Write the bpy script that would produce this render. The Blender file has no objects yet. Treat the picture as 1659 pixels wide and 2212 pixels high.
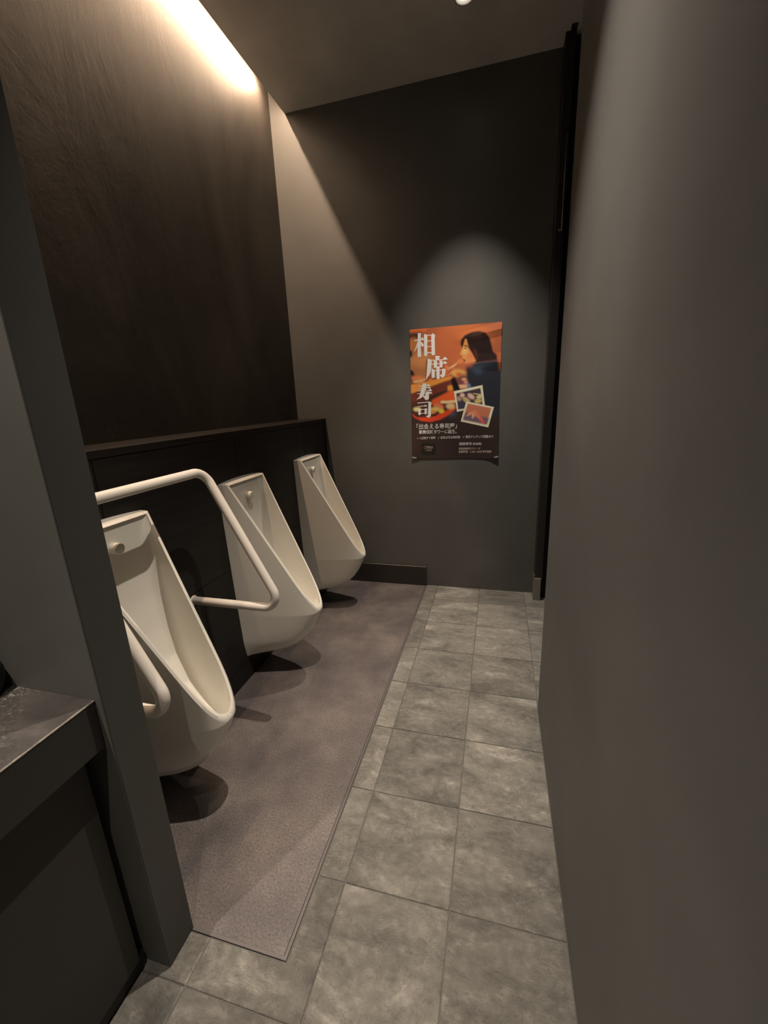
import bpy, bmesh, math, random
import numpy as np
from mathutils import Vector, Matrix

# ------------------------------------------------------------------ camera
C = bpy.context.scene.collection
sc = bpy.context.scene
H = 3.0411                      # ceiling height
A = 0.2111                      # face of the half-height service wall
cam_d = bpy.data.cameras.new('camera')
cam = bpy.data.objects.new('camera', cam_d); C.objects.link(cam)
cam.location = (1.39558, -2.83026, 1.34399)
cam.rotation_euler = (1.307458, 0.0411, 0.257491)
cam_d.sensor_fit = 'VERTICAL'; cam_d.sensor_height = 24.0
cam_d.lens = 24.0 * 900.153 / 2212.0
cam_d.clip_start = 0.02
sc.camera = cam

# ------------------------------------------------------------------ world, exposure
w = bpy.data.worlds.new('world'); sc.world = w; w.use_nodes = True
w.node_tree.nodes['Background'].inputs[0].default_value = (0.02, 0.018, 0.016, 1)
w.node_tree.nodes['Background'].inputs[1].default_value = 0.2
vs = sc.view_settings
vs.view_transform = 'Standard'; vs.look = 'None'; vs.gamma = 1.0; vs.use_curve_mapping = False
vs.exposure = 0.22

# lamps of the room, one of them added for fill: (x, y, watts, colour); their fittings are built further down
DOWN = [(1.205, -0.455, 225, (1.0, 0.875, 0.73)),
        (1.150, -1.740, 275, (1.0, 0.875, 0.73)),
        (1.150, -3.050, 115, (1.0, 0.875, 0.73)),  # fill lamp, added behind the camera and out of view
        (0.416, -2.750, 190, (1.0, 0.875, 0.73))]
SPOT_ANGLE, SPOT_BLEND, SPOT_R = 74, 1.0, 0.009
LED_COL, LED_STR = (1.0, 0.70, 0.47), 620.0
for (x, y, wt, col) in DOWN:
    l = bpy.data.lights.new('downlight_lamp', 'SPOT'); l.energy = wt; l.color = col
    l.spot_size = math.radians(SPOT_ANGLE if x < 1 else 64); l.spot_blend = SPOT_BLEND; l.shadow_soft_size = SPOT_R
    o = bpy.data.objects.new('downlight_lamp', l); C.objects.link(o); o.location = (x, y, H - 0.016)

# ------------------------------------------------------------------ helpers
def tag(o, label=None, cat=None, group=None, kind=None):
    if label: o['label'] = label
    if cat: o['category'] = cat
    if group: o['group'] = group
    if kind: o['kind'] = kind
    return o

def obj(name, me, mat=None, parent=None, smooth=False):
    if isinstance(me, bmesh.types.BMesh):
        bm = me; bmesh.ops.recalc_face_normals(bm, faces=bm.faces[:])
        me = bpy.data.meshes.new(name); bm.to_mesh(me); bm.free()
    o = bpy.data.objects.new(name, me); C.objects.link(o)
    if mat is not None and len(me.materials) == 0: me.materials.append(mat)
    if smooth:
        me.polygons.foreach_set('use_smooth', [True] * len(me.polygons)); me.update()
    if parent is not None:
        o.parent = parent
        o.matrix_parent_inverse = Matrix.Translation(-parent.location) if True else o.matrix_parent_inverse
    return o

def empty(name, loc=(0, 0, 0)):
    o = bpy.data.objects.new(name, None); C.objects.link(o); o.location = loc; o.empty_display_size = 0.05
    return o

def box_bm(x0, x1, y0, y1, z0, z1, bev=0.0, seg=1, bm=None):
    bm2 = bmesh.new()
    bmesh.ops.create_cube(bm2, size=1.0)
    for v in bm2.verts:
        v.co = Vector(((x0 + x1) / 2 + v.co.x * (x1 - x0), (y0 + y1) / 2 + v.co.y * (y1 - y0), (z0 + z1) / 2 + v.co.z * (z1 - z0)))
    if bev > 0:
        bmesh.ops.bevel(bm2, geom=bm2.edges[:], offset=bev, segments=seg, profile=0.5, affect='EDGES')
    if bm is None: return bm2
    me = bpy.data.meshes.new('tmp'); bm2.to_mesh(me); bm2.free(); bm.from_mesh(me); bpy.data.meshes.remove(me)
    return bm

def cyl_bm(p, axis, r, h, n=32, r2=None, bev=0.0):
    bm = bmesh.new()
    bmesh.ops.create_cone(bm, cap_ends=True, segments=n, radius1=r, radius2=r if r2 is None else r2, depth=h)
    if bev > 0:
        es = [e for e in bm.edges if len(e.link_faces) == 2 and any(len(f.verts) > 4 for f in e.link_faces)]
        bmesh.ops.bevel(bm, geom=es, offset=bev, segments=3, profile=0.5, affect='EDGES')
    q = Vector((0, 0, 1)).rotation_difference(Vector(axis).normalized())
    for v in bm.verts: v.co = q @ v.co + Vector(p)
    return bm

def fillet(pts, r, n=10):
    P = [Vector(p) for p in pts]; out = [P[0]]
    for i in range(1, len(P) - 1):
        a, b, c = P[i - 1], P[i], P[i + 1]
        u = (a - b).normalized(); v = (c - b).normalized(); ang = u.angle(v)
        d = r / math.tan(ang / 2)
        p0, p1 = b + u * d, b + v * d
        cen = b + (u + v).normalized() * (r / math.sin(ang / 2))
        e0, e1 = (p0 - cen), (p1 - cen); tot = e0.angle(e1); ax = e0.cross(e1).normalized()
        for k in range(n + 1):
            out.append(cen + Matrix.Rotation(tot * k / n, 3, ax) @ e0)
    out.append(P[-1]); return out

def tube_bm(path, r, n=24):
    bm = bmesh.new(); rings = []
    P = [Vector(p) for p in path]
    t0 = (P[1] - P[0]).normalized(); nrm = t0.orthogonal().normalized(); prev = t0
    for i, p in enumerate(P):
        t = (P[min(i + 1, len(P) - 1)] - P[max(i - 1, 0)]).normalized()
        nrm = prev.rotation_difference(t) @ nrm; prev = t
        b = t.cross(nrm).normalized()
        rings.append([bm.verts.new(p + r * (math.cos(a) * nrm + math.sin(a) * b)) for a in [2 * math.pi * k / n for k in range(n)]])
    for i in range(len(rings) - 1):
        for k in range(n):
            bm.faces.new((rings[i][k], rings[i][(k + 1) % n], rings[i + 1][(k + 1) % n], rings[i + 1][k]))
    bm.faces.new(rings[0]); bm.faces.new(rings[-1][::-1])
    return bm

def prism_bm(poly, z0, z1, inset=0.0, drop=0.0):
    """vertical prism on an xy polygon; the top edge is chamfered by inset / drop"""
    n = len(poly); P = [Vector((x, y)) for x, y in poly]
    ar = sum(P[i].x * P[(i + 1) % n].y - P[(i + 1) % n].x * P[i].y for i in range(n))
    if ar < 0: P = P[::-1]
    top = []
    for i in range(n):
        a, b, c = P[i - 1], P[i], P[(i + 1) % n]
        d1 = (b - a).normalized(); d2 = (c - b).normalized()
        n1 = Vector((-d1.y, d1.x)); n2 = Vector((-d2.y, d2.x))
        m = (n1 + n2); m = m / max(m.dot(n1), 1e-6)
        top.append(b + m * inset)
    bm = bmesh.new()
    lo = [bm.verts.new((p.x, p.y, z0)) for p in P]
    mi = [bm.verts.new((p.x, p.y, z1 - drop)) for p in P]
    hi = [bm.verts.new((p.x, p.y, z1)) for p in top]
    for A_, B_ in ((lo, mi), (mi, hi)):
        for i in range(n): bm.faces.new((A_[i], A_[(i + 1) % n], B_[(i + 1) % n], B_[i]))
    bm.faces.new(hi); bm.faces.new(lo[::-1])
    return bm

# ------------------------------------------------------------------ materials
def mat_base(name, col, rough=0.5, metal=0.0, spec=0.5):
    m = bpy.data.materials.new(name); m.use_nodes = True
    b = m.node_tree.nodes['Principled BSDF']
    b.inputs['Base Color'].default_value = (*col, 1); b.inputs['Roughness'].default_value = rough
    b.inputs['Metallic'].default_value = metal; b.inputs['Specular IOR Level'].default_value = spec
    return m, m.node_tree, b

def noise(nt, scale, detail=4, rough=0.55, vec=None, dist=0.0):
    n = nt.nodes.new('ShaderNodeTexNoise'); n.inputs['Scale'].default_value = scale
    n.inputs['Detail'].default_value = detail; n.inputs['Roughness'].default_value = rough; n.inputs['Distortion'].default_value = dist
    if vec is None:
        tc = nt.nodes.new('ShaderNodeTexCoord'); vec = tc.outputs['Object']
    nt.links.new(vec, n.inputs['Vector']); return n

def ramp(nt, fac, stops):
    r = nt.nodes.new('ShaderNodeValToRGB'); e = r.color_ramp.elements
    while len(e) < len(stops): e.new(0.5)
    for k, (p, c) in enumerate(stops):
        e[k].position = p; e[k].color = (*c, 1) if len(c) == 3 else c
    nt.links.new(fac, r.inputs['Fac']); return r

def bump(nt, b, height, strength, dist=0.002, prev=None):
    bp = nt.nodes.new('ShaderNodeBump'); bp.inputs['Strength'].default_value = strength; bp.inputs['Distance'].default_value = dist
    nt.links.new(height, bp.inputs['Height'])
    if prev is not None: nt.links.new(prev.outputs['Normal'], bp.inputs['Normal'])
    nt.links.new(bp.outputs['Normal'], b.inputs['Normal']); return bp

def mapped(nt, scale=(1, 1, 1), rand=False):
    tc = nt.nodes.new('ShaderNodeTexCoord'); mp = nt.nodes.new('ShaderNodeMapping'); mp.inputs['Scale'].default_value = scale
    nt.links.new(tc.outputs['Object'], mp.inputs['Vector'])
    if rand:
        oi = nt.nodes.new('ShaderNodeObjectInfo'); mm = nt.nodes.new('ShaderNodeMath'); mm.operation = 'MULTIPLY'; mm.inputs[1].default_value = 37.0
        nt.links.new(oi.outputs['Random'], mm.inputs[0])
        cx = nt.nodes.new('ShaderNodeCombineXYZ')
        for k in range(3): nt.links.new(mm.outputs[0], cx.inputs[k])
        nt.links.new(cx.outputs[0], mp.inputs['Location'])
    return mp.outputs['Vector']

def paint(name, col, rough, var=0.12, bstr=0.15, nscale=2.5, spec=0.5):
    m, nt, b = mat_base(name, col, rough, spec=spec)
    n = noise(nt, nscale, 3)
    r = ramp(nt, n.outputs['Fac'], [(0.3, tuple(c * (1 - var) for c in col)), (0.7, tuple(c * (1 + var) for c in col))])
    nt.links.new(r.outputs['Color'], b.inputs['Base Color'])
    n2 = noise(nt, 260, 2); bump(nt, b, n2.outputs['Fac'], bstr, 0.0006)
    return m

M = {}
M['wall_grey'] = paint('satin_grey_wall', (0.102, 0.102, 0.098), 0.42)
M['wall_right'] = paint('matte_grey_wall', (0.106, 0.103, 0.098), 0.62)
M['partition'] = paint('partition_grey', (0.118, 0.116, 0.108), 0.48)
M['edge'] = paint('shaded_end_grey', (0.046, 0.045, 0.042), 0.5)  # partition grey darkened to paint the shade on its end face
M['ceiling'] = paint('ceiling_grey', (0.80, 0.78, 0.735), 0.8)
# dark trowelled plaster
m, nt, b = mat_base('dark_plaster', (0.07, 0.058, 0.048), 0.62)
v = mapped(nt, (1.0, 1.0, 0.45))
n1 = noise(nt, 2.2, 6, 0.6, v, 0.6)
r = ramp(nt, n1.outputs['Fac'], [(0.34, (0.040, 0.0365, 0.032)), (0.50, (0.064, 0.058, 0.051)), (0.68, (0.100, 0.091, 0.079))])
nt.links.new(r.outputs['Color'], b.inputs['Base Color'])
n2 = noise(nt, 4.5, 8, 0.62, v, 0.5); bb = bump(nt, b, n2.outputs['Fac'], 0.30, 0.009)
n3 = noise(nt, 90, 3); bump(nt, b, n3.outputs['Fac'], 0.25, 0.001, bb)
M['plaster'] = m
# dark laminate of the service wall
m, nt, b = mat_base('black_brown_laminate', (0.022, 0.019, 0.017), 0.5, spec=0.28)
v = mapped(nt, (1, 1.2, 26)); n1 = noise(nt, 3, 5, 0.6, v)
r = ramp(nt, n1.outputs['Fac'], [(0.3, (0.008, 0.007, 0.0066)), (0.7, (0.018, 0.015, 0.0135))]); nt.links.new(r.outputs['Color'], b.inputs['Base Color'])
bump(nt, b, n1.outputs['Fac'], 0.12, 0.001); M['laminate'] = m
m, nt, b = mat_base('dark_trim', (0.03, 0.026, 0.024), 0.32); n1 = noise(nt, 40, 3); bump(nt, b, n1.outputs['Fac'], 0.08, 0.001); M['trim'] = m
# slate look tiles
m, nt, b = mat_base('slate_tile', (0.22, 0.21, 0.19), 0.5)
v = mapped(nt, (1, 1, 1), True)
mp2 = nt.nodes.new('ShaderNodeMapping'); mp2.inputs['Rotation'].default_value = (0, 0, 0.7); mp2.inputs['Scale'].default_value = (1.0, 2.2, 1.0)
nt.links.new(v, mp2.inputs['Vector']); v2 = mp2.outputs['Vector']
n1 = noise(nt, 4.2, 9, 0.66, v2, 0.5)
r = ramp(nt, n1.outputs['Fac'], [(0.34, (0.110, 0.106, 0.095)), (0.46, (0.170, 0.162, 0.145)), (0.56, (0.215, 0.204, 0.182)), (0.70, (0.37, 0.352, 0.318))])
oi = nt.nodes.new('ShaderNodeObjectInfo')
mr = nt.nodes.new('ShaderNodeMapRange'); mr.inputs['To Min'].default_value = 0.82; mr.inputs['To Max'].default_value = 1.12
nt.links.new(oi.outputs['Random'], mr.inputs['Value'])
hs = nt.nodes.new('ShaderNodeHueSaturation'); nt.links.new(r.outputs['Color'], hs.inputs['Color']); nt.links.new(mr.outputs[0], hs.inputs['Value'])
# ledges where the layers of the slate break: terraced height, pale along the breaks
n3 = noise(nt, 3.4, 12, 0.72, v2, 0.4)
st = []
for k in range(7):
    p = 0.30 + 0.062 * k; st += [(p, (k / 7.0,) * 3), (p + 0.007, ((k + 1) / 7.0,) * 3)]
r3 = ramp(nt, n3.outputs['Fac'], st)
edge = []
for k in range(5):
    p = 0.362 + 0.062 * k; edge += [(p - 0.010, (0,) * 3), (p + 0.004, (1,) * 3), (p + 0.016, (0,) * 3)]
r4 = ramp(nt, n3.outputs['Fac'], edge)
n5 = noise(nt, 9, 4, 0.6, v); r5 = ramp(nt, n5.outputs['Fac'], [(0.50, (0,) * 3), (0.66, (0.6,) * 3)])
mu = nt.nodes.new('ShaderNodeMath'); mu.operation = 'MULTIPLY'; nt.links.new(r4.outputs['Color'], mu.inputs[0]); nt.links.new(r5.outputs['Color'], mu.inputs[1])
mx = nt.nodes.new('ShaderNodeMix'); mx.data_type = 'RGBA'; mx.inputs['B'].default_value = (0.42, 0.40, 0.36, 1)
nt.links.new(mu.outputs[0], mx.inputs['Factor']); nt.links.new(hs.outputs['Color'], mx.inputs['A'])
nt.links.new(mx.outputs['Result'], b.inputs['Base Color'])
b1 = bump(nt, b, r3.outputs['Color'], 0.8, 0.009)
n2 = noise(nt, 34, 10, 0.75, v, 0.8); bump(nt, b, n2.outputs['Fac'], 1.0, 0.011, b1)
M['slate'] = m
m, nt, b = mat_base('grout', (0.075, 0.071, 0.064), 0.85); M['grout'] = m
# purple brown floor slab
m, nt, b = mat_base('stain_proof_slab', (0.11, 0.095, 0.09), 0.5)
n1 = noise(nt, 4.5, 8, 0.62)
r = ramp(nt, n1.outputs['Fac'], [(0.34, (0.062, 0.052, 0.053)), (0.5, (0.088, 0.074, 0.072)), (0.68, (0.128, 0.110, 0.101))])
nt.links.new(r.outputs['Color'], b.inputs['Base Color'])
n6 = noise(nt, 170, 5, 0.8); r6 = ramp(nt, n6.outputs['Fac'], [(0.38, (0.52,) * 3), (0.62, (1.42,) * 3)])
mx = nt.nodes.new('ShaderNodeMix'); mx.data_type = 'RGBA'; mx.blend_type = 'MULTIPLY'; mx.inputs['Factor'].default_value = 1.0
nt.links.new(r.outputs['Color'], mx.inputs['A']); nt.links.new(r6.outputs['Color'], mx.inputs['B']); nt.links.new(mx.outputs['Result'], b.inputs['Base Color'])
n2 = noise(nt, 120, 6, 0.75); rr = ramp(nt, n2.outputs['Fac'], [(0.35, (0.3,) * 3), (0.7, (1,) * 3)]); bump(nt, b, rr.outputs['Color'], 0.30, 0.002)
M['slab'] = m
m, nt, b = mat_base('slab_edge', (0.075, 0.066, 0.066), 0.5); n2 = noise(nt, 150, 4); bump(nt, b, n2.outputs['Fac'], 0.3, 0.002); M['slab_edge'] = m
# ceramic
m, nt, b = mat_base('white_ceramic', (0.74, 0.715, 0.655), 0.22)
b.inputs['Coat Weight'].default_value = 0.35; b.inputs['Coat Roughness'].default_value = 0.12
n1 = noise(nt, 14, 3); bump(nt, b, n1.outputs['Fac'], 0.02, 0.001); M['ceramic'] = m
m, nt, b = mat_base('sensor_plastic', (0.70, 0.66, 0.58), 0.35); n1 = noise(nt, 60, 2); bump(nt, b, n1.outputs['Fac'], 0.02, 0.0005); M['sensor'] = m
m, nt, b = mat_base('ivory_resin', (0.70, 0.655, 0.60), 0.38); n1 = noise(nt, 200, 2); bump(nt, b, n1.outputs['Fac'], 0.04, 0.0005); M['rail'] = m
# counter stone
m, nt, b = mat_base('dark_stone', (0.04, 0.036, 0.034), 0.45)
n1 = noise(nt, 9, 7, 0.65, None, 0.5)
r = ramp(nt, n1.outputs['Fac'], [(0.35, (0.030, 0.026, 0.025)), (0.6, (0.052, 0.045, 0.043)), (0.8, (0.09, 0.08, 0.075))])
n2 = noise(nt, 55, 7, 0.75, None, 2.0); r2 = ramp(nt, n2.outputs['Fac'], [(0.53, (0,) * 3), (0.62, (1,) * 3)])
n3 = noise(nt, 5.0, 2); r3 = ramp(nt, n3.outputs['Fac'], [(0.50, (0,) * 3), (0.66, (0.8,) * 3)])
mu = nt.nodes.new('ShaderNodeMath'); mu.operation = 'MULTIPLY'; nt.links.new(r2.outputs['Color'], mu.inputs[0]); nt.links.new(r3.outputs['Color'], mu.inputs[1])
mx = nt.nodes.new('ShaderNodeMix'); mx.data_type = 'RGBA'; mx.inputs['B'].default_value = (0.24, 0.23, 0.20, 1)
nt.links.new(mu.outputs[0], mx.inputs['Factor']); nt.links.new(r.outputs['Color'], mx.inputs['A']); nt.links.new(mx.outputs['Result'], b.inputs['Base Color'])
bump(nt, b, n2.outputs['Fac'], 0.25, 0.002); M['stone'] = m
m, nt, b = mat_base('lit_stone_edge', (0.17, 0.155, 0.13), 0.5); n1 = noise(nt, 90, 3)  # pale tone paints the light caught on the bevel
r = ramp(nt, n1.outputs['Fac'], [(0.3, (0.10, 0.09, 0.078)), (0.7, (0.24, 0.22, 0.185))]); nt.links.new(r.outputs['Color'], b.inputs['Base Color']); M['stone_edge'] = m
m, nt, b = mat_base('black_apron', (0.024, 0.022, 0.021), 0.5); n1 = noise(nt, 50, 3); bump(nt, b, n1.outputs['Fac'], 0.2, 0.001); M['apron'] = m
M['cabinet'] = paint('dark_cabinet', (0.025, 0.022, 0.020), 0.55)
M['kick'] = paint('black_plinth', (0.012, 0.011, 0.010), 0.5)
M['door'] = paint('black_door', (0.022, 0.021, 0.020), 0.4)
m, nt, b = mat_base('brushed_steel', (0.42, 0.39, 0.35), 0.38, 1.0); v = mapped(nt, (1, 1, 60)); n1 = noise(nt, 20, 3, 0.5, v); bump(nt, b, n1.outputs['Fac'], 0.1, 0.0005); M['steel'] = m
m, nt, b = mat_base('black_leather', (0.010, 0.010, 0.011), 0.6); n1 = noise(nt, 160, 4); bump(nt, b, n1.outputs['Fac'], 0.3, 0.001); M['leather'] = m
m, nt, b = mat_base('white_enamel', (0.55, 0.53, 0.5), 0.4); n1 = noise(nt, 80, 2); bump(nt, b, n1.outputs['Fac'], 0.02, 0.0005); M['enamel'] = m
def emis(name, col, s):
    m = bpy.data.materials.new(name); m.use_nodes = True; nt = m.node_tree; nt.nodes.clear()
    e = nt.nodes.new('ShaderNodeEmission'); e.inputs[0].default_value = (*col, 1); e.inputs[1].default_value = s
    o = nt.nodes.new('ShaderNodeOutputMaterial'); nt.links.new(e.outputs[0], o.inputs[0]); return m
M['lens'] = emis('lamp_lens', (1.0, 0.9, 0.75), 6.0)
M['led'] = emis('led_diffuser', LED_COL, LED_STR)

# ------------------------------------------------------------------ room shell
def struct(name, bm, mat, parent=None):
    o = obj(name, bm, mat, parent)
    if parent is None: o['kind'] = 'structure'
    return o
YB = -4.30                                  # wall behind the camera
struct('wall_left', box_bm(-0.12, 0, YB, 0.0, 0, H + 0.16), M['plaster'])
struct('wall_back', box_bm(-0.12, 1.95, 0.0, 0.12, 0, H + 0.16), M['wall_grey'])
struct('wall_right', box_bm(1.604, 1.735, YB, -1.1718, 0, H, 0.0015), M['wall_right'])
struct('wall_alcove', box_bm(1.835, 1.95, -1.30, 0.0, 0, H), M['wall_grey'])
struct('wall_rear', box_bm(-0.12, 1.95, YB - 0.12, YB, 0, H + 0.16), M['wall_grey'])
wp = struct('wall_partition', box_bm(0.0, 0.6440, -2.2958, -2.2116, 0, H + 0.16, 0.002), M['partition'])
obj('end_shade_sheet', box_bm(0.6441, 0.6471, -2.2962, -2.2112, 0, H, 0.001), M['edge'], wp)  # added thin sheet, its dark colour stands in for shade
bm = box_bm(0.1065, 1.95, YB, 0.0, H, H + 0.05)
struct('ceiling', bm, M['ceiling'])
struct('trim_1', box_bm(0.0995, 0.1065, -2.2116, 0.0, H - 0.001, H + 0.05), M['ceiling'])          # cove edge
struct('trim_2', box_bm(0.0, 1.95, YB, 0.0, H + 0.16, H + 0.2), M['ceiling'])                    # top of the light slot

# service wall carrying the urinals: carcass, panels with open joints, capping
sw = empty('wall_service', (A, -1.1, 0)); sw['kind'] = 'structure'
obj('wall_core', box_bm(0.0, A - 0.006, -2.2116, 0, 0, 1.205), M['trim'], sw)
ys = [-2.2116, -1.84, -1.4735, -1.1075, -0.741, -0.3745, 0.0]
ZJ = 0.606
for j, (z0, z1) in enumerate(((0.0, ZJ), (ZJ, 1.205))):
    cuts = ys if j == 0 else [-2.2116, -1.84, -1.1075, -0.3745, 0.0]
    for a_, b_ in zip(cuts[:-1], cuts[1:]):
        g = 0.0012
        obj('panel', box_bm(A - 0.006, A, a_ + g, b_ - g, z0 + (g if j else 0.0), z1 - g, 0.0008), M['laminate'], sw)
obj('capping', box_bm(0.0, A + 0.004, -2.2116, 0.0, 1.206, 1.2324, 0.003, 2), M['laminate'], sw)
bs = struct('baseboard_back', box_bm(A, 0.9233, -0.016, 0.0, 0.0, 0.150, 0.002), M['trim'])

# ------------------------------------------------------------------ floor
floor = struct('floor', box_bm(0.0, 1.95, YB, 0.0, -0.06, -0.003), M['grout'])
struct_slab = obj('floor_slab', prism_bm([(A, -2.2116), (0.6471, -2.2116), (0.6471, -2.2174), (0.9133, -2.2174), (0.9133, -0.0), (A, -0.0)], -0.003, 0.0, 0.001, 0.0008), M['slab'], floor)
obj('slab_edging', prism_bm([(0.6471 + 0.0, -2.2174), (0.9233, -2.2174), (0.9233, -0.0), (0.9145, -0.0), (0.9145, -2.2085), (0.6471, -2.2085)], -0.003, 0.0012, 0.0008, 0.0006), M['slab_edge'], floor)
S, X1, Y0, G = 0.3, 1.0076, -2.0166, 0.0017
MX0, MY0 = 0.9233 + 0.004, -2.2174 - 0.003
def tile(poly):
    obj('floor_tile', prism_bm(poly, -0.003, random.uniform(-0.0003, 0.0004), 0.0016, 0.0012), M['slate'], floor)
random.seed(5)
for i in range(-4, 4):
    for j in range(-8, 8):
        x0, x1, y0, y1 = X1 + i * S + G, X1 + (i + 1) * S - G, Y0 + j * S + G, Y0 + (j + 1) * S - G
        x0 = max(x0, 0.0); x1 = min(x1, 1.945); y1 = min(y1, -0.001); y0 = max(y0, YB)
        if y0 < -1.1718 and x1 > 1.60: x1 = min(x1, 1.603)
        if y0 < -1.1718 < y1 and i >= 2: y0 = -1.170; x1 = min(X1 + (i + 1) * S - G, 1.945)
        if i >= 2: x1 = min(X1 + (i + 1) * S - G, 1.83)
        if i >= 2 and y1 <= -1.1718: continue
        if x1 - x0 < 0.012 or y1 - y0 < 0.012: continue
        if y1 > MY0 and x0 < MX0:                    # meets the slab
            if x1 <= MX0 and y0 >= MY0: continue
            if y0 >= MY0: x0 = MX0
            elif x1 <= MX0: y1 = MY0
            else:
                tile([(x0, y0), (x1, y0), (x1, y1), (MX0, y1), (MX0, MY0), (x0, MY0)]); continue
            if x1 - x0 < 0.012 or y1 - y0 < 0.012: continue
        tile([(x0, y0), (x1, y0), (x1, y1), (x0, y1)])

# ------------------------------------------------------------------ urinals
def interp(x, xs, ys_): return float(np.interp(x, xs, ys_))
def urinal_meshes():
    """local frame: x out of the wall, y along it, z up from the floor"""
    zt = 1.010; zl = 0.355; D0 = 0.369
    def W(z): return interp(z, [0.12, 0.2, 0.5, 0.8, 1.01], [0.124, 0.138, 0.150, 0.158, 0.163])
    def f(r):
        r = min(max(r, 0), 1); return (1 - 0.56 * r) * math.sqrt(max(0.0, 1 - r ** 15))
    def drim(z): return 0.038 + (zt - z) * (D0 - 0.038) / (zt - zl)
    def Dlow(z): return interp(z, [0.120, 0.1225, 0.130, 0.147, 0.171, 0.202, 0.26, 0.31, 0.355], [0.0, 0.06, 0.135, 0.195, 0.243, 0.280, 0.322, 0.348, D0])
    bm = bmesh.new(); KU = 22
    us = [1 - (1 - k / KU) ** 1.7 for k in range(KU + 1)]
    NZ = 44
    zo = [zt - (zt - zl) * (1 - (1 - k / NZ) ** 1.9) for k in range(NZ + 1)]     # dense near the lip
    zlow = [0.345, 0.33, 0.31, 0.285, 0.26, 0.235, 0.21, 0.190, 0.178, 0.167, 0.157, 0.148, 0.140, 0.134, 0.129, 0.1255, 0.1225, 0.1205]
    def mk(x, y, z): return bm.verts.new((x, y, z))
    def level(z, clip):
        d1 = min(drim(z), D0) if clip else Dlow(z); D = D0 if clip else max(Dlow(z), 1e-4)
        w_ = W(z) if clip else W(z) * (1 if D > .2 else 1)
        L = []
        for u in us:
            d = d1 * u; L.append((d, w_ * f(d / D), z))
        return L
    outer = []
    for k, z in enumerate(zo): outer.append(level(z, True))
    nclip = len(outer)
    for z in zlow: outer.append(level(z, False))
    grids = []
    for s in (1, -1):
        g = []
        for k, L in enumerate(outer):
            row = []
            for (d, y, z) in L: row.append(mk(d, s * y, z))
            g.append(row)
        grids.append(g)
        for k in range(len(g) - 1):
            for q in range(KU):
                bm.faces.new((g[k][q], g[k][q + 1], g[k + 1][q + 1], g[k + 1][q]))
    # inner basin
    Din = 0.359; z_in_tip = zt - (Din - 0.038) * (zt - zl) / (D0 - 0.038)
    def Yi(z, d): r = min(d / Din, 1.0); return max(0.0, (W(z) * (1 - 0.56 * r) - 0.0115)) * math.sqrt(max(0.0, 1 - r ** 15))
    def db(z): return interp(z, [0.27, 0.30, 0.33, 0.40, 0.50, 0.60, 0.72, 0.85, 1.0], [0.27, 0.235, 0.20, 0.135, 0.085, 0.060, 0.042, 0.035, 0.036])
    zi = [1.004 - (1.004 - z_in_tip) * (1 - (1 - k / NZ) ** 1.9) for k in range(NZ + 1)]
    zi_low = [0.372, 0.36, 0.345, 0.33, 0.315, 0.303, 0.294, 0.288]
    def inner(z, clip):
        if clip: dF = min(drim(z) + 0.002, Din); DD = Din; sc_ = 1.0
        else:
            t = (z_in_tip - z) / (z_in_tip - 0.286); DD = Din - 0.075 * t ** 2.2; dF = DD; sc_ = 1 - 0.25 * t ** 2
        b0 = db(z); yb = (W(z) * (1 - 0.56 * b0 / Din) - 0.0115) * sc_
        rc = min(0.035, yb * 0.6, max((dF - b0) * 0.8, 0.004))
        L = []; n1, n2, n3 = 16, 7, 5
        def side(d):
            r = min(d / DD, 1.0); return max(0.0, (W(z) * (1 - 0.56 * r * DD / Din) - 0.0115) * sc_) * math.sqrt(max(0.0, 1 - r ** 15))
        d_s = b0 + rc
        for k in range(n1):
            u = (1 - k / n1) ; d = d_s + (dF - d_s) * (1 - (1 - u) ** 1.7)
            L.append((d, side(d), z))
        ys_ = side(d_s)
        for k in range(n2 + 1):
            a = math.pi / 2 * k / n2
            L.append((d_s - rc * math.sin(a), ys_ - rc * (1 - math.cos(a)), z))
        ye = ys_ - rc
        for k in range(1, n3 + 1): L.append((b0, ye * (1 - k / n3), z))
        return L
    inn = [inner(z, True) for z in zi] + [inner(z, False) for z in zi_low]
    igr = []
    for s in (1, -1):
        g = [[mk(d, s * y, z) for (d, y, z) in L] for L in inn]; igr.append(g); n = len(g[0])
        for k in range(len(g) - 1):
            for q in range(n - 1): bm.faces.new((g[k][q], g[k + 1][q], g[k + 1][q + 1], g[k][q + 1]))
        bm.faces.new(g[0][:])                                  # underside of the top
        # rim between outer edge and inner edge
        for k in range(NZ):
            o0, o1 = grids[igr.index(g)][k][-1], grids[igr.index(g)][k + 1][-1]
            i0, i1 = g[k][0], g[k + 1][0]
            if k == 0: m0 = mk(*( (o0.co + i0.co) / 2 + Vector((0.003, 0, 0.0025)) ))
            m1 = mk(*((o1.co + i1.co) / 2 + Vector((0.003, 0, 0.0015))))
            bm.faces.new((o0, o1, m1, m0)); bm.faces.new((m0, m1, i1, i0)); m0 = m1
        if s == 1: mfirst = None
    # domed top
    n = 12
    gR, gL = grids[0][0], grids[1][0]
    cols = [[v for v in gL], [v for v in gR]]
    rows = []
    for q in range(KU + 1):
        a, b2 = gL[q], gR[q]; row = [a]
        for k in range(1, n):
            t = k / n; dome = 0.009 * (1 - (2 * t - 1) ** 2) * (1 - us[q]) ** 1.0
            row.append(mk(a.co.x, a.co.y + (b2.co.y - a.co.y) * t, a.co.z + dome))
        row.append(b2); rows.append(row)
    for q in range(KU):
        for k in range(n): bm.faces.new((rows[q][k], rows[q][k + 1], rows[q + 1][k + 1], rows[q + 1][k]))
    # top front edge down to the inner edge
    iL, iR = igr[1][0][0], igr[0][0][0]; prev = iL
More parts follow.
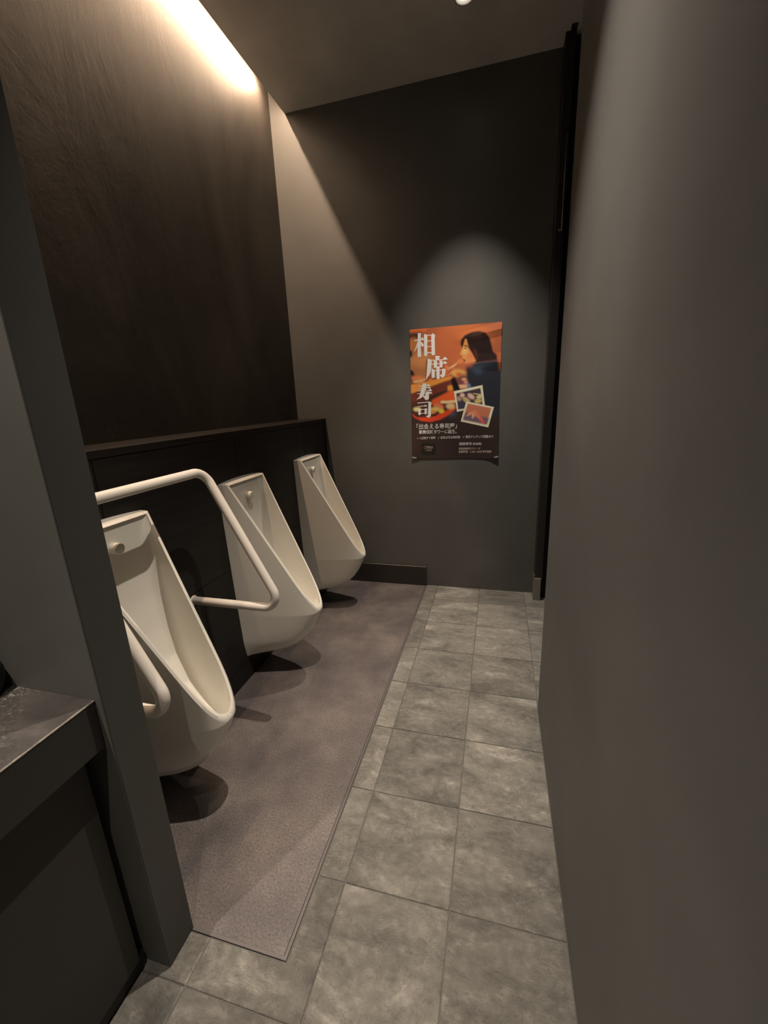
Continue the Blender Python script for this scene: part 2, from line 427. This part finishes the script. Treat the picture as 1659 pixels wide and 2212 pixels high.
    for k in range(n):
        t = (k + 1) / n; nv = iR if k == n - 1 else mk(*(iL.co.lerp(iR.co, t)))
        bm.faces.new((rows[KU][k], rows[KU][k + 1], nv, prev)); prev = nv
    bmesh.ops.remove_doubles(bm, verts=bm.verts[:], dist=0.0004)
    bmesh.ops.dissolve_degenerate(bm, edges=bm.edges[:], dist=1e-5)
    bmesh.ops.recalc_face_normals(bm, faces=bm.faces[:])
    me = bpy.data.meshes.new('urinal_body'); bm.to_mesh(me); bm.free()
    me.materials.append(M['ceramic'])
    me.polygons.foreach_set('use_smooth', [True] * len(me.polygons))
    me.set_sharp_from_angle(angle=math.radians(38))
    bm = cyl_bm((0.047, 0, 0.930), (1, 0, -0.05), 0.0185, 0.030, 40, None, 0.003)
    ms = bpy.data.meshes.new('sensor_button'); bmesh.ops.recalc_face_normals(bm, faces=bm.faces[:]); bm.to_mesh(ms); bm.free(); ms.materials.append(M['sensor'])
    ms.polygons.foreach_set('use_smooth', [True] * len(ms.polygons)); ms.set_sharp_from_angle(angle=math.radians(50))
    bm = cyl_bm((0.262, 0, 0.291), (0.25, 0, 1), 0.026, 0.006, 28, None, 0.002)
    md = bpy.data.meshes.new('drain_cap'); bm.to_mesh(md); bm.free(); md.materials.append(M['ceramic'])
    return me, ms, md
UB, US, UD = urinal_meshes()
URI = [(-1.861, 'white wall urinal nearest the partition, with handrail in front'),
       (-1.113, 'white wall urinal in the middle of the three, partly behind the handrail'),
       (-0.379, 'white wall urinal farthest away, beside the back wall')]
for (y, lab) in URI:
    e = empty('urinal', (A, y, 0)); tag(e, lab, 'urinal', 'urinals along the dark service wall')
    for nm, me_ in (('bowl', UB), ('sensor_button', US)):
        o = bpy.data.objects.new(nm, me_); C.objects.link(o); o.parent = e

# ------------------------------------------------------------------ handrail
hr = empty('handrail', (A, -1.83, 0.585)); tag(hr, 'ivory tubular handrail bent around the nearest urinal', 'handrail')
YR, YL = -1.534, -2.108
path = fillet([(A, YR, 0.583), (0.624, YR, 0.583), (0.356, YR, 1.118), (0.356, YL, 1.118), (0.624, YL, 0.583), (A, YL, 0.583)], 0.052, 12)
obj('rail_tube', tube_bm(path, 0.0165, 28), M['rail'], hr, True)
for y in (YR, YL):
    obj('wall_flange', cyl_bm((A + 0.005, y, 0.583), (1, 0, 0), 0.0205, 0.006, 36, None, 0.002), M['rail'], hr, False)

# ------------------------------------------------------------------ wash counter
ct = empty('worktop', (0.0, -2.2958, 0.672)); tag(ct, 'dark stone worktop with edge painted pale as if lit, against the partition', 'counter')
YN = -3.75
obj('stone_top', box_bm(0.0, 0.6262, YN, -2.2965, 0.760, 0.784, 0.0), M['stone'], ct)
obj('lit_edge', box_bm(0.6245, 0.6282, YN, -2.2965, 0.7805, 0.7845, 0.001), M['stone_edge'], ct)  # thin strip carrying the painted edge highlight
obj('apron', box_bm(0.600, 0.6275, YN, -2.2985, 0.672, 0.7805, 0.001), M['apron'], ct)
cb = empty('vanity_cabinet', (0.0, -2.31, 0.0)); tag(cb, 'dark brown vanity cabinet under the stone worktop', 'cabinet')
obj('carcass', box_bm(0.012, 0.573, YN, -2.318, 0.05, 0.757, 0.0), M['kick'], cb)
obj('cabinet_door', box_bm(0.575, 0.5925, -3.03, -2.322, 0.052, 0.664, 0.0015), M['cabinet'], cb)
obj('cabinet_door', box_bm(0.575, 0.5925, YN, -3.034, 0.052, 0.664, 0.0015), M['cabinet'], cb)
obj('plinth', box_bm(0.02, 0.580, YN, -2.302, 0.0, 0.050, 0.0), M['kick'], cb)
# soft black bag on the worktop
bm = bmesh.new(); bmesh.ops.create_uvsphere(bm, u_segments=40, v_segments=24, radius=1.0)
for v in bm.verts:
    x, y, z = v.co
    px = math.copysign(abs(x) ** 0.25, x); py = math.copysign(abs(y) ** 0.25, y); pz = math.copysign(abs(z) ** 0.35, z)
    taper = 1.0 - 0.16 * max(0.0, pz) ** 3
    v.co = (0.290 + px * 0.134 * taper + 0.004 * math.sin(9 * py + 5 * pz), -2.408 + py * 0.110 * taper, 0.7845 + 0.049 * (pz + 1) * (1 - 0.10 * math.sin(5 * px)))
bag = obj('pouch', bm, M['leather'], None, True)
tag(bag, 'black rounded soft pouch on the worktop corner by the partition', 'bag')

# ------------------------------------------------------------------ door at the far right
dr = empty('door_1', (1.70, -0.05, 0)); dr['kind'] = 'structure'
obj('door_post', box_bm(1.668, 1.716, -0.098, -0.0005, 0.155, H, 0.002), M['door'], dr)
obj('door_leaf', box_bm(1.742, 1.782, -1.165, -0.012, 0.008, H - 0.02, 0.003), M['door'], dr)
obj('door_frame', box_bm(1.7165, 1.7405, -0.060, -0.0005, 0.0, H, 0.001), M['kick'], dr)
bm = box_bm(1.6600, 1.7080, -0.116, -0.0005, 0.0, 0.156, 0.003, 2)
for v in bm.verts:
    if v.co.z > 0.14: v.co.z += 0.35 * abs(v.co.x - 1.684) - 0.006
fp = obj('foot_plate', bm, M['steel'], dr); fp['label'] = 'brushed steel foot plate'
obj('screw', cyl_bm((1.6645, -0.104, 0.178), (0, -1, 0), 0.0035, 0.012, 12), M['steel'], dr)
bm = cyl_bm((1.7010, -0.104, 2.40), (0, 0, 1), 0.0032, 0.44, 12)
rd = obj('bolt_rod', bm, M['steel'], dr, True); rd['label'] = 'thin steel rod'
obj('rod_catch', cyl_bm((1.6905, -0.103, 2.186), (0, -1, 0), 0.007, 0.012, 16, None, 0.002), M['steel'], dr)
obj('top_pivot', box_bm(1.6880, 1.7160, -0.138, -0.0985, H - 0.012, H - 0.0005, 0.003), M['kick'], dr)

# ------------------------------------------------------------------ ceiling lights
DL = ['recessed downlight nearest the back wall, at the top edge', 'recessed downlight above the passage between urinals and right wall',
      'unseen downlight added for fill over the passage beside the worktop', 'recessed downlight over the worktop']
for k, (x, y, wt, col) in enumerate(DOWN):
    e = empty('ceiling_light', (x, y, H)); tag(e, DL[k], 'ceiling light', 'small ceiling downlights')
    bm = bmesh.new(); n = 40
    prof = [(0.030, H - 0.001), (0.036, H - 0.0115), (0.040, H - 0.016), (0.048, H - 0.010), (0.050, H - 0.0005)]
    rings = [[bm.verts.new((x + r * math.cos(2 * math.pi * q / n), y + r * math.sin(2 * math.pi * q / n), z)) for q in range(n)] for r, z in prof]
    for a_, b_ in zip(rings[:-1], rings[1:]):
        for q in range(n): bm.faces.new((a_[q], a_[(q + 1) % n], b_[(q + 1) % n], b_[q]))
    obj('trim_ring', bm, M['enamel'], e, True)
    obj('lens', cyl_bm((x, y, H - 0.002), (0, 0, 1), 0.0295, 0.002, 32), M['lens'], e)
ls = empty('light_strip', (0.052, -1.18, H + 0.13)); tag(ls, 'warm light strip hidden in the ceiling slot above the urinals', 'light')
def tilt(bm):                                # turned half towards the wall
    for v in bm.verts: v.co = Vector((0.056, 0, H + 0.094)) + Matrix.Rotation(math.radians(45), 3, 'Y') @ v.co
    return bm
obj('channel', tilt(box_bm(-0.009, 0.009, -2.19, -0.14, 0.0, 0.008, 0.001)), M['enamel'], ls)
obj('diffuser', tilt(box_bm(-0.005, 0.005, -2.18, -0.15, -0.003, -0.0002)), M['led'], ls)

# ------------------------------------------------------------------ poster
# print coordinates are given on a 1626 x 2212 drawing sheet whose corners below are those of the paper
TL, TR, BR, BL = (160, 272), (1452, 163), (1425, 2082), (200, 2092)
src = [TL, TR, BR, BL]; dst = [(0, 1), (1, 1), (1, 0), (0, 0)]
Am = []; bv = []
for (x, y), (u, v) in zip(src, dst):
    Am.append([x, y, 1, 0, 0, 0, -u * x, -u * y]); bv.append(u)
    Am.append([0, 0, 0, x, y, 1, -v * x, -v * y]); bv.append(v)
hh = np.linalg.solve(np.array(Am, float), np.array(bv, float)); Hm = np.append(hh, 1).reshape(3, 3)
def uv(P):
    P = np.asarray(P, float); q = np.c_[P, np.ones(len(P))] @ Hm.T; return q[:, :2] / q[:, 2:]
PX0, PX1, PZ0, PZ1 = 0.8385, 1.4080, 0.943, 1.769
PW, PH = PX1 - PX0, PZ1 - PZ0
def relief(u, v):
    """distance of the paper from the wall: slight waves, corners lifting"""
    d = 0.0022 + 0.0016 * np.sin(3.1 * v * 2 + 1.1 * u) * (0.3 + u) + 0.0012 * np.sin(7 * u + 9 * v)
    d = d + 0.006 * np.clip(1 - (u ** 2 + v ** 2) ** .5 / 0.16, 0, 1) ** 1.5 + 0.007 * np.clip(1 - ((1 - u) ** 2 + v ** 2) ** .5 / 0.16, 0, 1) ** 1.5
    d = d + 0.006 * np.clip(1 - np.abs(v - 0.93 - 0.12 * (u - 0.8)) / 0.05, 0, 1) * np.clip((u - 0.45) * 2, 0, 1)
    d = d + 0.007 * np.clip(1 - np.abs(v - 0.72) / 0.07, 0, 1) * np.clip((u - 0.5) * 2, 0, 1)
    return np.maximum(d, 0.001)
def paper(u, v, lift=0.0):
    return (PX0 + u * PW, -(relief(u, v) + lift), PZ0 + v * PH)
PRINT = 1.45                                # print density
def srgb(c):
    c = np.asarray(c, float) / 255.0
    return np.minimum(0.82, PRINT * np.where(c <= 0.04045, c / 12.92, ((c + 0.055) / 1.055) ** 2.4))
NU, NV = 340, 496
U, V = np.meshgrid(np.linspace(0, 1, NU + 1), np.linspace(0, 1, NV + 1))
img = np.zeros((NV + 1, NU + 1, 3)); 
def blur(a, k):
    if k <= 0: return a
    for _ in range(2):
        for ax in (0, 1):
            pad = [(0, 0)] * a.ndim; pad[ax] = (k, k); p = np.pad(a, pad, mode='edge'); s = np.zeros_like(a)
            for i in range(2 * k + 1):
                sl = [slice(None)] * a.ndim; sl[ax] = slice(i, i + a.shape[ax]); s += p[tuple(sl)]
            a = s / (2 * k + 1)
    return a
def mask(poly):
    q = uv(poly); m_ = np.zeros(U.shape, bool); n = len(q); j = n - 1
    for i in range(n):
        xi, yi = q[i]; xj, yj = q[j]
        if abs(yi - yj) > 1e-12:
            c = ((yi > V) != (yj > V)) & (U < (xj - xi) * (V - yi) / (yj - yi) + xi); m_ ^= c
        j = i
    return m_.astype(float)
def fill(poly, col, soft=1, a=1.0):
    global img
    k = blur(mask(poly), soft)[..., None] * a
    img = img * (1 - k) + np.array(srgb(col)) * k
def ell(cx, cy, rx, ry, rot=0, n=28):
    r_ = math.radians(rot)
    return [(cx + rx * math.cos(t) * math.cos(r_) - ry * math.sin(t) * math.sin(r_), cy + rx * math.cos(t) * math.sin(r_) + ry * math.sin(t) * math.cos(r_)) for t in [2 * math.pi * k / n for k in range(n)]]
full = [(0, 0), (1626, 0), (1626, 2212), (0, 2212)]
fill(full, (48, 38, 36), 0)
# restaurant wall
fill([(100, 100), (1626, 100), (1626, 760), (1300, 900), (760, 950), (100, 950)], (150, 84, 58), 3)
fill(ell(900, 480, 420, 330), (186, 106, 62), 18, 0.8)
fill(ell(560, 520, 360, 260), (160, 86, 56), 16, 0.7)
fill([(150, 230), (420, 250), (380, 300), (150, 320)], (205, 100, 55), 3)
fill([(150, 330), (330, 300), (300, 400), (240, 420), (150, 430)], (58, 38, 40), 5)
fill(ell(210, 480, 80, 100), (170, 108, 62), 6)
fill(ell(330, 760, 200, 200), (158, 104, 66), 4)
fill(ell(300, 700, 160, 90), (186, 126, 80), 8, 0.8)
fill([(150, 560), (190, 560), (200, 640), (150, 660)], (28, 26, 30), 3)
fill([(160, 820), (215, 850), (230, 910), (160, 930)], (26, 26, 30), 3)
fill([(395, 700), (440, 680), (440, 1000), (395, 1000)], (70, 32, 24), 4)
# counter with food
fill([(170, 900), (330, 960), (760, 930), (1000, 880), (1000, 1120), (170, 1100)], (120, 62, 50), 4)
fill([(185, 930), (300, 905), (420, 950), (370, 980), (200, 975)], (214, 118, 76), 3)
fill([(200, 985), (300, 965), (400, 960), (330, 1010), (220, 1015)], (206, 160, 110), 2)
fill([(420, 950), (480, 940), (500, 1010), (430, 1010)], (180, 100, 60), 2)
fill([(175, 1040), (740, 915), (770, 960), (640, 1000), (180, 1170)], (222, 130, 60), 2)
fill([(180, 1175), (640, 1000), (740, 970), (720, 1080), (500, 1180), (180, 1340)], (98, 48, 36), 3)
fill([(180, 1300), (420, 1200), (500, 1290), (420, 1400), (180, 1400)], (70, 42, 34), 4)
fill([(700, 1050), (780, 1040), (790, 1110), (700, 1130)], (224, 130, 62), 2)
fill([(480, 1250), (760, 1110), (820, 1150), (810, 1300), (600, 1360), (440, 1380)], (210, 84, 44), 3)
# forearms, plates, dish behind
fill(ell(860, 880, 130, 60, 12), (226, 148, 86), 4)
fill(ell(850, 890, 40, 26), (190, 90, 50), 3)
fill(ell(920, 980, 90, 90), (110, 62, 66), 6)
fill(ell(930, 960, 40, 20), (220, 150, 110), 2)
fill(ell(960, 1000, 34, 26), (222, 140, 124), 3)
fill([(840, 1040), (980, 1030), (985, 1080), (860, 1095)], (222, 160, 130), 2)
fill([(735, 960), (800, 930), (880, 1110), (780, 1120)], (24, 20, 20), 2)
# jacket
fill([(955, 780), (1180, 700), (1400, 690), (1440, 900), (1460, 1450), (1300, 1500), (1100, 1300), (1000, 1100), (960, 900)], (38, 42, 52), 4)
fill([(1010, 770), (1350, 715), (1180, 800), (1160, 900), (1090, 880)], (62, 78, 98), 8, 0.7)
fill([(975, 1020), (1010, 1020), (1030, 1080), (980, 1075)], (96, 116, 150), 2)
fill(ell(760, 1440, 60, 50), (66, 72, 92), 8)
# hair
fill([(880, 420), (930, 350), (1020, 310), (1120, 292), (1220, 310), (1280, 380), (1310, 480), (1330, 570), (1385, 620), (1390, 690), (1180, 712), (1100, 730), (960, 640), (900, 520), (878, 480)], (38, 28, 28), 2)
fill(ell(1110, 350, 90, 30, -6), (74, 48, 40), 8, 0.7)
# face
fill([(915, 400), (960, 400), (985, 470), (1020, 540), (1060, 600), (1110, 680), (1095, 705), (1030, 725), (960, 745), (930, 730), (945, 690), (905, 680), (895, 650), (905, 640), (898, 628), (872, 612), (868, 598), (900, 545), (905, 500), (915, 450)], (226, 138, 82), 1)
fill(ell(1020, 640, 50, 70), (220, 104, 76), 10, 0.8)
fill([(915, 520), (960, 540), (975, 600), (930, 610), (900, 590)], (242, 178, 112), 5, 0.8)
fill([(905, 486), (960, 488), (985, 512), (930, 500)], (48, 26, 26), 1)
fill([(915, 522), (965, 518), (970, 530), (925, 536)], (92, 46, 40), 1)
fill([(895, 668), (945, 690), (940, 712), (905, 700)], (84, 26, 30), 1)
fill([(960, 380), (1010, 420), (1060, 560), (1130, 700), (1100, 715), (1040, 600), (985, 520), (975, 460)], (46, 28, 28), 2)
fill([(900, 390), (940, 390), (925, 440), (905, 500), (893, 510), (880, 460)], (60, 32, 28), 1)
fill([(920, 730), (1050, 715), (1040, 790), (950, 790)], (170, 96, 84), 5, 0.7)
# hand and chopsticks
fill([(660, 760), (720, 790), (800, 740), (840, 690), (900, 670), (930, 700), (900, 735), (830, 740), (780, 800), (760, 860), (700, 915), (665, 900)], (222, 120, 82), 2)
fill([(700, 810), (820, 735), (825, 748), (705, 835)], (246, 176, 130), 1)
fill([(680, 880), (760, 800), (765, 815), (690, 900)], (150, 60, 44), 1)
fill([(665, 850), (740, 790), (742, 800), (668, 868)], (160, 70, 50), 1)
# red plate and sushi
fill([(188, 1440), (260, 1500), (420, 1480), (640, 1400), (810, 1340), (815, 1380), (720, 1460), (600, 1530), (450, 1568), (320, 1550), (220, 1500)], (228, 66, 40), 2)
fill([(215, 1380), (420, 1330), (700, 1300), (820, 1300), (815, 1345), (640, 1420), (480, 1490), (300, 1500), (220, 1450)], (66, 40, 36), 3)
fill(ell(265, 1385, 55, 30), (216, 190, 140), 3)
fill([(590, 1275), (610, 1262), (700, 1262), (830, 1250), (835, 1285), (700, 1300), (610, 1300)], (240, 180, 140), 1)
fill(ell(740, 1340, 65, 45), (236, 168, 124), 3)
fill(ell(570, 1350, 75, 48, 15), (230, 110, 82), 3)
fill(ell(520, 1385, 70, 32), (232, 170, 96), 3)
fill(ell(610, 1410, 40, 32), (240, 180, 60), 2)
fill(ell(470, 1425, 60, 28), (224, 130, 70), 3)
fill([(430, 1470), (560, 1440), (540, 1475), (420, 1490)], (40, 30, 28), 2)
# snapshots
fill([(785, 1130), (1188, 1040), (1228, 1335), (832, 1420)], (226, 208, 176), 0)
fill([(818, 1160), (1160, 1082), (1196, 1315), (850, 1388)], (62, 52, 62), 1)
for (cx_, cy_, rx_, ry_, ro, cc) in ((905, 1185, 34, 32, 20, (216, 160, 150)), (1030, 1200, 58, 32, 35, (196, 160, 152)), (965, 1255, 62, 34, 35, (170, 150, 112)), (860, 1235, 36, 34, 20, (150, 130, 118)), (1130, 1265, 52, 34, -10, (176, 160, 100)), (1150, 1205, 46, 26, -10, (196, 180, 140))):
    fill(ell(cx_, cy_, rx_, ry_, ro), cc, 2)
fill([(1060, 1155), (1180, 1170), (1180, 1182), (1060, 1166)], (210, 190, 130), 1)
fill(ell(920, 1330, 50, 40), (52, 50, 78), 6)
fill([(962, 1272), (1356, 1350), (1278, 1640), (886, 1556)], (226, 208, 176), 0)
fill([(985, 1300), (1318, 1366), (1254, 1600), (918, 1532)], (170, 104, 82), 1)
fill([(958, 1425), (1290, 1510), (1256, 1598), (922, 1530)], (98, 84, 104), 3)
for (cx_, cy_, rx_, ry_, ro, cc) in ((1010, 1450, 48, 16, -35, (226, 140, 110)), (1065, 1460, 20, 55, 10, (228, 150, 110)), (1130, 1480, 90, 22, 40, (226, 112, 90)), (1185, 1545, 55, 20, 48, (222, 84, 76)), (1100, 1440, 24, 36, -20, (214, 110, 90))):
    fill(ell(cx_, cy_, rx_, ry_, ro), cc, 2)
# dark footer
fill([(330, 1870), (530, 1870), (530, 2040), (330, 2040)], (26, 24, 24), 3)
fill([(190, 1600), (300, 1640), (260, 1900), (200, 2080)], (66, 46, 36), 10, 0.5)

verts = np.stack([PX0 + U * PW, -relief(U, V), PZ0 + V * PH], -1).reshape(-1, 3)
idx = np.arange((NU + 1) * (NV + 1)).reshape(NV + 1, NU + 1)
F = np.stack([idx[:-1, :-1], idx[:-1, 1:], idx[1:, 1:], idx[1:, :-1]], -1).reshape(-1, 4)
me = bpy.data.meshes.new('poster_sheet'); me.from_pydata(verts.tolist(), [], F.tolist())
ca = me.color_attributes.new('print', 'FLOAT_COLOR', 'POINT')
ca.data.foreach_set('color', np.c_[img.reshape(-1, 3), np.ones(len(verts))].astype(np.float32).ravel())
me.polygons.foreach_set('use_smooth', [True] * len(me.polygons))
m, nt, b = mat_base('glossy_print', (0.5, 0.5, 0.5), 0.32)
at = nt.nodes.new('ShaderNodeVertexColor'); at.layer_name = 'print'; nt.links.new(at.outputs['Color'], b.inputs['Base Color'])
b.inputs['Coat Weight'].default_value = 0.6; b.inputs['Coat Roughness'].default_value = 0.2
me.materials.append(m)
po = empty('poster', (PX0 + PW / 2, -0.002, PZ0)); tag(po, 'glossy sushi restaurant poster with white lettering taped to back wall', 'poster')
obj('sheet', me, m, po)
M['ink'] = mat_base('white_ink', tuple(srgb((250, 236, 220))), 0.4)[0]
M['ink_dim'] = mat_base('grey_ink', tuple(srgb((178, 162, 150))), 0.4)[0]
tape, nt, b = mat_base('clear_tape', (0.35, 0.33, 0.31), 0.2); M['tape'] = tape

def ink_polys(name, polys, mat, lift=0.0003):
    bm = bmesh.new()
    for P in polys:
        q = uv(P); vs_ = [bm.verts.new(paper(float(a), float(c), lift)) for a, c in q]
        try: bm.faces.new(vs_)
        except Exception: pass
    bmesh.ops.triangulate(bm, faces=bm.faces[:])
    return obj(name, bm, mat, po)
def R4(x0, y0, x1, y1, w0, w1=None):
    """a brush stroke from one point to another, width w0 to w1"""
    w1 = w0 if w1 is None else w1; d = math.hypot(x1 - x0, y1 - y0); nx, ny = -(y1 - y0) / d, (x1 - x0) / d
    return [(x0 + nx * w0 / 2, y0 + ny * w0 / 2), (x1 + nx * w1 / 2, y1 + ny * w1 / 2), (x1 - nx * w1 / 2, y1 - ny * w1 / 2), (x0 - nx * w0 / 2, y0 - ny * w0 / 2)]
# drawn on the second sheet (scale 13.825, origin 880,690) and carried to the first (scale 6.505, origin 860,670)
def s2(P): return [((x / 13.825 + 880 - 860) * 6.505, (y / 13.825 + 690 - 670) * 6.505) for x, y in P]
def s4(P): return [((x / 7.9 + 880 - 860) * 6.505, (y / 7.9 + 800 - 670) * 6.505) for x, y in P]
ai = [[(295, 402), (412, 402), (400, 440), (392, 700), (408, 1080), (380, 1108), (330, 1105), (302, 1080), (300, 700), (308, 440)],
      [(205, 600), (480, 575), (490, 605), (210, 638)], [(435, 515), (490, 590), (485, 606), (395, 606)],
      [(305, 640), (345, 660), (270, 860), (195, 965), (200, 935), (260, 790)],
      [(385, 645), (450, 690), (485, 740), (485, 780), (440, 808), (410, 770), (388, 700)],
      [(490, 430), (560, 440), (590, 465), (592, 1055), (560, 1080), (505, 1075), (500, 1055)],
      [(705, 465), (750, 400), (825, 465), (808, 500), (822, 1035), (775, 1055), (720, 1040)],
      R4(580, 470, 730, 456, 24), R4(585, 640, 725, 622, 24), R4(585, 805, 725, 790, 24), R4(585, 980, 725, 975, 30)]
seki = [[(825, 1070), (965, 1075), (945, 1195), (845, 1200)], [(605, 1160), (680, 1170), (720, 1195), (718, 1300), (712, 1430), (690, 1560), (640, 1670), (545, 1780), (560, 1745), (600, 1650), (622, 1500), (622, 1300)],
        R4(700, 1205, 1120, 1175, 26), [(1050, 1175), (1110, 1095), (1198, 1155), (1188, 1180), (1050, 1190)],
        R4(715, 1318, 1180, 1290, 24), [(1050, 1300), (1110, 1215), (1190, 1280), (1180, 1300)],
        [(785, 1210), (870, 1215), (890, 1240), (880, 1420), (850, 1430), (790, 1425)], [(955, 1205), (1040, 1210), (1055, 1230), (1040, 1410), (960, 1415)],
        R4(870, 1398, 970, 1392, 30), R4(740, 1512, 1110, 1482, 26), [(865, 1390), (960, 1390), (965, 1740), (930, 1765), (870, 1745)],
        [(722, 1450), (770, 1470), (815, 1500), (818, 1710), (780, 1730), (725, 1720)], [(1035, 1480), (1060, 1440), (1150, 1470), (1135, 1520), (1122, 1660), (1080, 1710), (1020, 1710), (965, 1650), (1030, 1610)]]
kotobuki = [[(262, 208), (325, 212), (318, 300), (285, 400), (235, 460), (150, 492), (200, 440), (245, 360), (262, 290)],
            R4(182, 260, 375, 240, 11), [(330, 245), (358, 218), (395, 245), (390, 254), (330, 256)],
            R4(190, 298, 380, 280, 11), [(345, 284), (370, 262), (402, 288), (398, 297), (345, 298)],
            R4(170, 340, 400, 322, 11), [(362, 325), (390, 302), (422, 330), (418, 340), (362, 342)],
            R4(165, 388, 410, 372, 11), [(350, 376), (385, 348), (428, 374), (424, 386), (350, 388)],
            [(318, 345), (370, 350), (366, 470), (340, 500), (305, 490), (285, 468), (318, 462)], [(250, 410), (285, 420), (305, 440), (295, 456), (272, 450)]]
tsukasa = [R4(170, 548, 380, 528, 13), [(350, 548), (380, 522), (415, 540), (405, 570), (402, 770), (375, 800), (345, 796), (310, 770), (352, 762), (356, 560)],
           R4(180, 608, 330, 590, 11), [(285, 596), (305, 575), (335, 598), (330, 606), (285, 608)],
           [(182, 640), (215, 646), (226, 660), (226, 745), (200, 758), (186, 745)], [(290, 650), (315, 634), (342, 652), (330, 672), (330, 735), (302, 745), (295, 735)],
           R4(220, 662, 305, 652, 11), R4(222, 728, 300, 720, 11)]
ink_polys('lettering', [s2(p) for p in ai + seki] + [s4(p) for p in kotobuki + tsukasa], M['ink'])

def text(body, x0, y0, x1, y1, mat, bold=0.0, rise=0.0):
    """one printed line, fitted from (x0, y0) left baseline to (x1, y1) right top on the drawing sheet"""
    cu = bpy.data.curves.new('lettering', 'FONT'); cu.body = body; cu.size = 1.0; cu.resolution_u = 3; cu.offset = bold; cu.fill_mode = 'FRONT'
    to = bpy.data.objects.new('tmp_text', cu); C.objects.link(to)
    dg = bpy.context.evaluated_depsgraph_get(); dg.update()
    me_ = bpy.data.meshes.new_from_object(to.evaluated_get(dg)); bpy.data.objects.remove(to)
    if len(me_.vertices) == 0: return
    co = np.array([v.co[:] for v in me_.vertices]); mn, mxx = co.min(0), co.max(0)
    tx = (co[:, 0] - mn[0]) / (mxx[0] - mn[0]); ty = (co[:, 1] - mn[1]) / max(mxx[1] - mn[1], 1e-6)
    q = uv(np.c_[x0 + tx * (x1 - x0), y0 + rise * tx + ty * (y1 - y0)])
    for v, (a, c) in zip(me_.vertices, q): v.co = paper(float(a), float(c), 0.0003)
    me_.materials.clear(); me_.materials.append(mat)
    obj('lettering', me_, mat, po)
text('「出会える寿司屋」', 258, 1670, 830, 1592, M['ink'], 0.009, -14)
text('歌舞伎町タワーに誕生。', 292, 1738, 828, 1680, M['ink'], 0.006, -10)
text('✓ 入店後すぐ相席', 262, 1815, 524, 1778, M['ink'], 0.003, -8)
text('✓ 女性は完全無料制', 560, 1808, 878, 1768, M['ink'], 0.003, -8)
text('✓ 事前マッチング調整あり', 915, 1796, 1350, 1756, M['ink'], 0.003, -8)
text('ご予約は', 362, 1946, 492, 1908, M['ink_dim'], 0.0, 0)
text('こちら', 385, 1984, 470, 1952, M['ink_dim'], 0.0, 0)
text('相席寿司 SHARI', 865, 1900, 1185, 1856, M['ink'], 0.006, -6)
text('東急歌舞伎町タワー 2F', 862, 1962, 1168, 1930, M['ink_dim'], 0.01, -4)
text('営業時間：11:00～23:00 年中無休', 862, 2010, 1330, 1972, M['ink_dim'], 0.01, -6)
# pale tape ends at the two lifted lower corners
for P in ([(196, 2060), (262, 2076), (250, 2092), (204, 2084)], [(1360, 2062), (1428, 2044), (1424, 2066), (1380, 2078)]):
    ink_polys('tape_piece', [P], M['tape'], 0.001)
